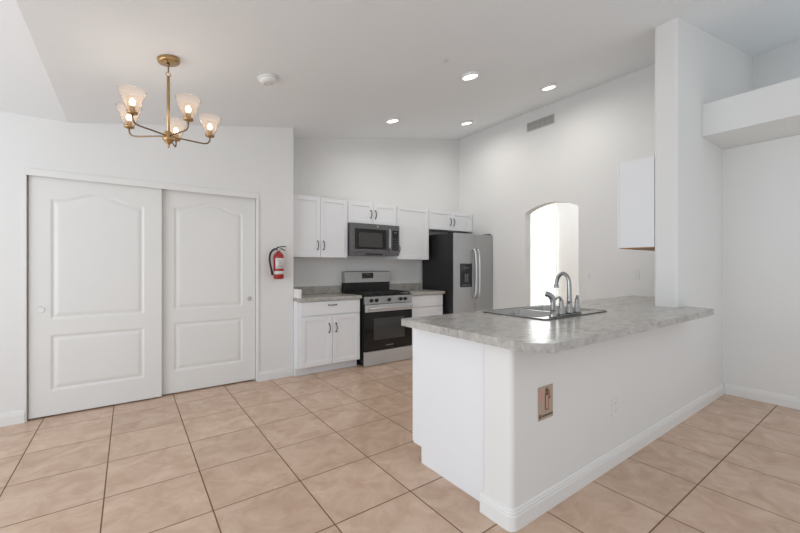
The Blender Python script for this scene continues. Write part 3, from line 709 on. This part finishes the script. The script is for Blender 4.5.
gm.box(XK-.0095, VY0+.016, (VZ0+VZ1)/2-.004, XK-.0082, VY1-.016, (VZ0+VZ1)/2+.004)
gm.build('louvres', VENTG, vt)

# ------------------------------------------------------------------ chandelier
HX, HY = .215, 2.935
ct = thing('chandelier', 'brass five-arm chandelier with flared glass shades', 'chandelier', on_ceiling(HX, HY), None)
pc = on_ceiling(HX, HY)
MB().lathe([(0, 0), (.062, 0), (.066, .003), (.066, .020), (.062, .026), (.020, .030), (0, .030)], pc, nrm, 36).build('canopy', BRASS, ct)
zc = cz(HX)
ZB = 2.165
MB().cyl((HX, HY, zc-.092), (HX, HY, zc-.026), .0045).lathe([(0, 0), (.009, .002), (.011, .010), (.008, .018), (0, .02)], (HX, HY, zc-.050), (0, 0, 1), 16).build('upper_rod', DBRASS, ct)
ring = MB(); ring.tube([(HX+.014*math.cos(2*PI*k/20), HY, zc-.105+.014*math.sin(2*PI*k/20)) for k in range(21)], .003, 8); ring.build('ring', BRASS, ct)
MB().cyl((HX, HY, ZB+.03), (HX, HY, zc-.117), .0095).build('stem', BRASS, ct)
MB().lathe([(0, -.075), (.004, -.072), (.009, -.064), (.006, -.058), (.010, -.050), (.030, -.024), (.034, -.018), (.034, -.008), (.028, -.004), (.028, .026), (.022, .034), (.012, .038), (0, .038)], (HX, HY, ZB), (0, 0, 1), 28).build('hub', BRASS, ct)
R = .253
for k in range(5):
    a = math.radians(218.9+72*k); ca, sa = math.cos(a), math.sin(a)
    def Q(r, z): return (HX+r*ca, HY+r*sa, ZB+z)
    arm = MB().tube([Q(.024, .006), Q(.10, .004), Q(.19, .001), Q(.225, .003), Q(.244, .014), Q(.252, .032), Q(R, .050)], .0052, 10, n=5).build('arm', DBRASS, ct)
    b = Q(R, .050)
    MB().lathe([(0, 0), (.010, 0), (.026, .006), (.030, .012), (.030, .018), (.018, .022), (.014, .030), (.014, .052), (0, .052)], b, (0, 0, 1), 20).build('socket', BRASS, arm)
    MB().lathe([(.026, .0185), (.031, .028), (.045, .065), (.060, .107), (.0735, .146), (.0715, .146), (.058, .107), (.043, .065), (.029, .029), (.024, .0205)], b, (0, 0, 1), 32, closed=True).build('lamp_shade', SHADE, arm)
    MB().lathe([(0, .0525), (.008, .0525), (.012, .062), (.0155, .072), (.016, .080), (.013, .090), (.006, .099), (0, .102)], b, (0, 0, 1), 18).build('bulb', BULB, arm)
    l = bpy.data.lights.new('bulb_glow', 'POINT'); l.energy = 0.20; l.shadow_soft_size = .02; l.color = (1, .90, .78)
    o = bpy.data.objects.new('bulb_glow', l); C.objects.link(o); o.location = (b[0], b[1], b[2]+.135)

# ------------------------------------------------------------------ small wall plates and the sign
sg = thing('wall_sign', 'tan fire extinguisher sign on the front of the half wall', 'sign', (1.80, YH-.001, .49))
sx0, sx1, sz0, sz1 = 1.735, 1.868, .488, .664
y = YH-.0006
MB().box(sx0, y-.004, sz0, sx1, y, sz1, .001, 1).build('plate', SIGNP, sg)
y -= .0041
cx, cz_ = 1.808, .575
def flat(name, rects, m, polys=()):
    mb = MB()
    for r in rects: mb.box(r[0], y-.0008, r[1], r[2], y, r[3])
    for q in polys: mb.prism(q, 'y', y-.0008, y)
    return mb.build(name, m, sg)
flat('pink_field', [(sx0+.004, .585, sx0+.045, .650)], SIGNK)
y -= .0009
w = .016
flat('pictogram_body', [], SIGNR, [[(cx-w, .536), (cx+w, .536), (cx+w, .618), (cx+w*.4, .632), (cx-w*.4, .632), (cx-w, .618)]])
flat('pictogram_arrow', [(cx-.010, .632, cx+.010, .640), (cx+.020, .612, cx+.026, .632), (cx+.006, .632, cx+.026, .637)], SIGNR, [[(cx-.016, .640), (cx+.016, .640), (cx, .656)], [(cx+.018, .602), (cx+.034, .606), (cx+.026, .588)]])
flat('lettering', [(sx0+.030, .503, sx1-.004, .514), (sx0+.004, .500, sx0+.022, .520)], SIGND)
y -= .0009
flat('pictogram_fill', [], SIGNK, [[(cx-w*.62, .542), (cx+w*.62, .542), (cx+w*.62, .614), (cx-w*.62, .614)]])

def outlet(label, p, axis, w=.072, h=.116, kind='outlet', grp=None, pm=None):
    t = thing('wall_outlet' if kind == 'outlet' else 'light_switch', label, kind, p, grp)
    x, yy, z = p
    def bx(a0, a1, d0, d1, z0, z1, bev=0):
        if axis == 'y': return MB().box(x+a0, yy-d1, z+z0, x+a1, yy-d0, z+z1, bev, 2)
        return MB().box(x-d1, yy+a0, z+z0, x-d0, yy+a1, z+z1, bev, 2)
    bx(-w/2, w/2, .0005, .0065, -h/2, h/2, .002).build('plate', pm or PLASTIC, t)
    if kind == 'outlet':
        for s in (-1, 1):
            r = bx(-.017, .017, .0066, .009, s*.026-.015, s*.026+.015, .001).build('receptacle', pm or PLASTIC, t)
            for q in (-.007, .007): bx(q-.0015, q+.0015, .0091, .0095, s*.026-.002, s*.026+.008).build('slot', SLOT, r)
    else:
        bx(-.006, .006, .0066, .016, -.012, .012, .001).build('toggle', PLASTIC, t)
    return t
outlet('white outlet low on the front of the half wall', (2.583, YH, .380), 'y', pm=WALL)
outlet('white outlet on the kitchen wall below the hanging cabinet', (XK, 1.926, 1.207), 'x', h=.11, pm=WALL)
outlet('small white switch on the kitchen wall right of the arch', (XK, 2.492, 1.172), 'x', w=.05, h=.08, kind='switch')
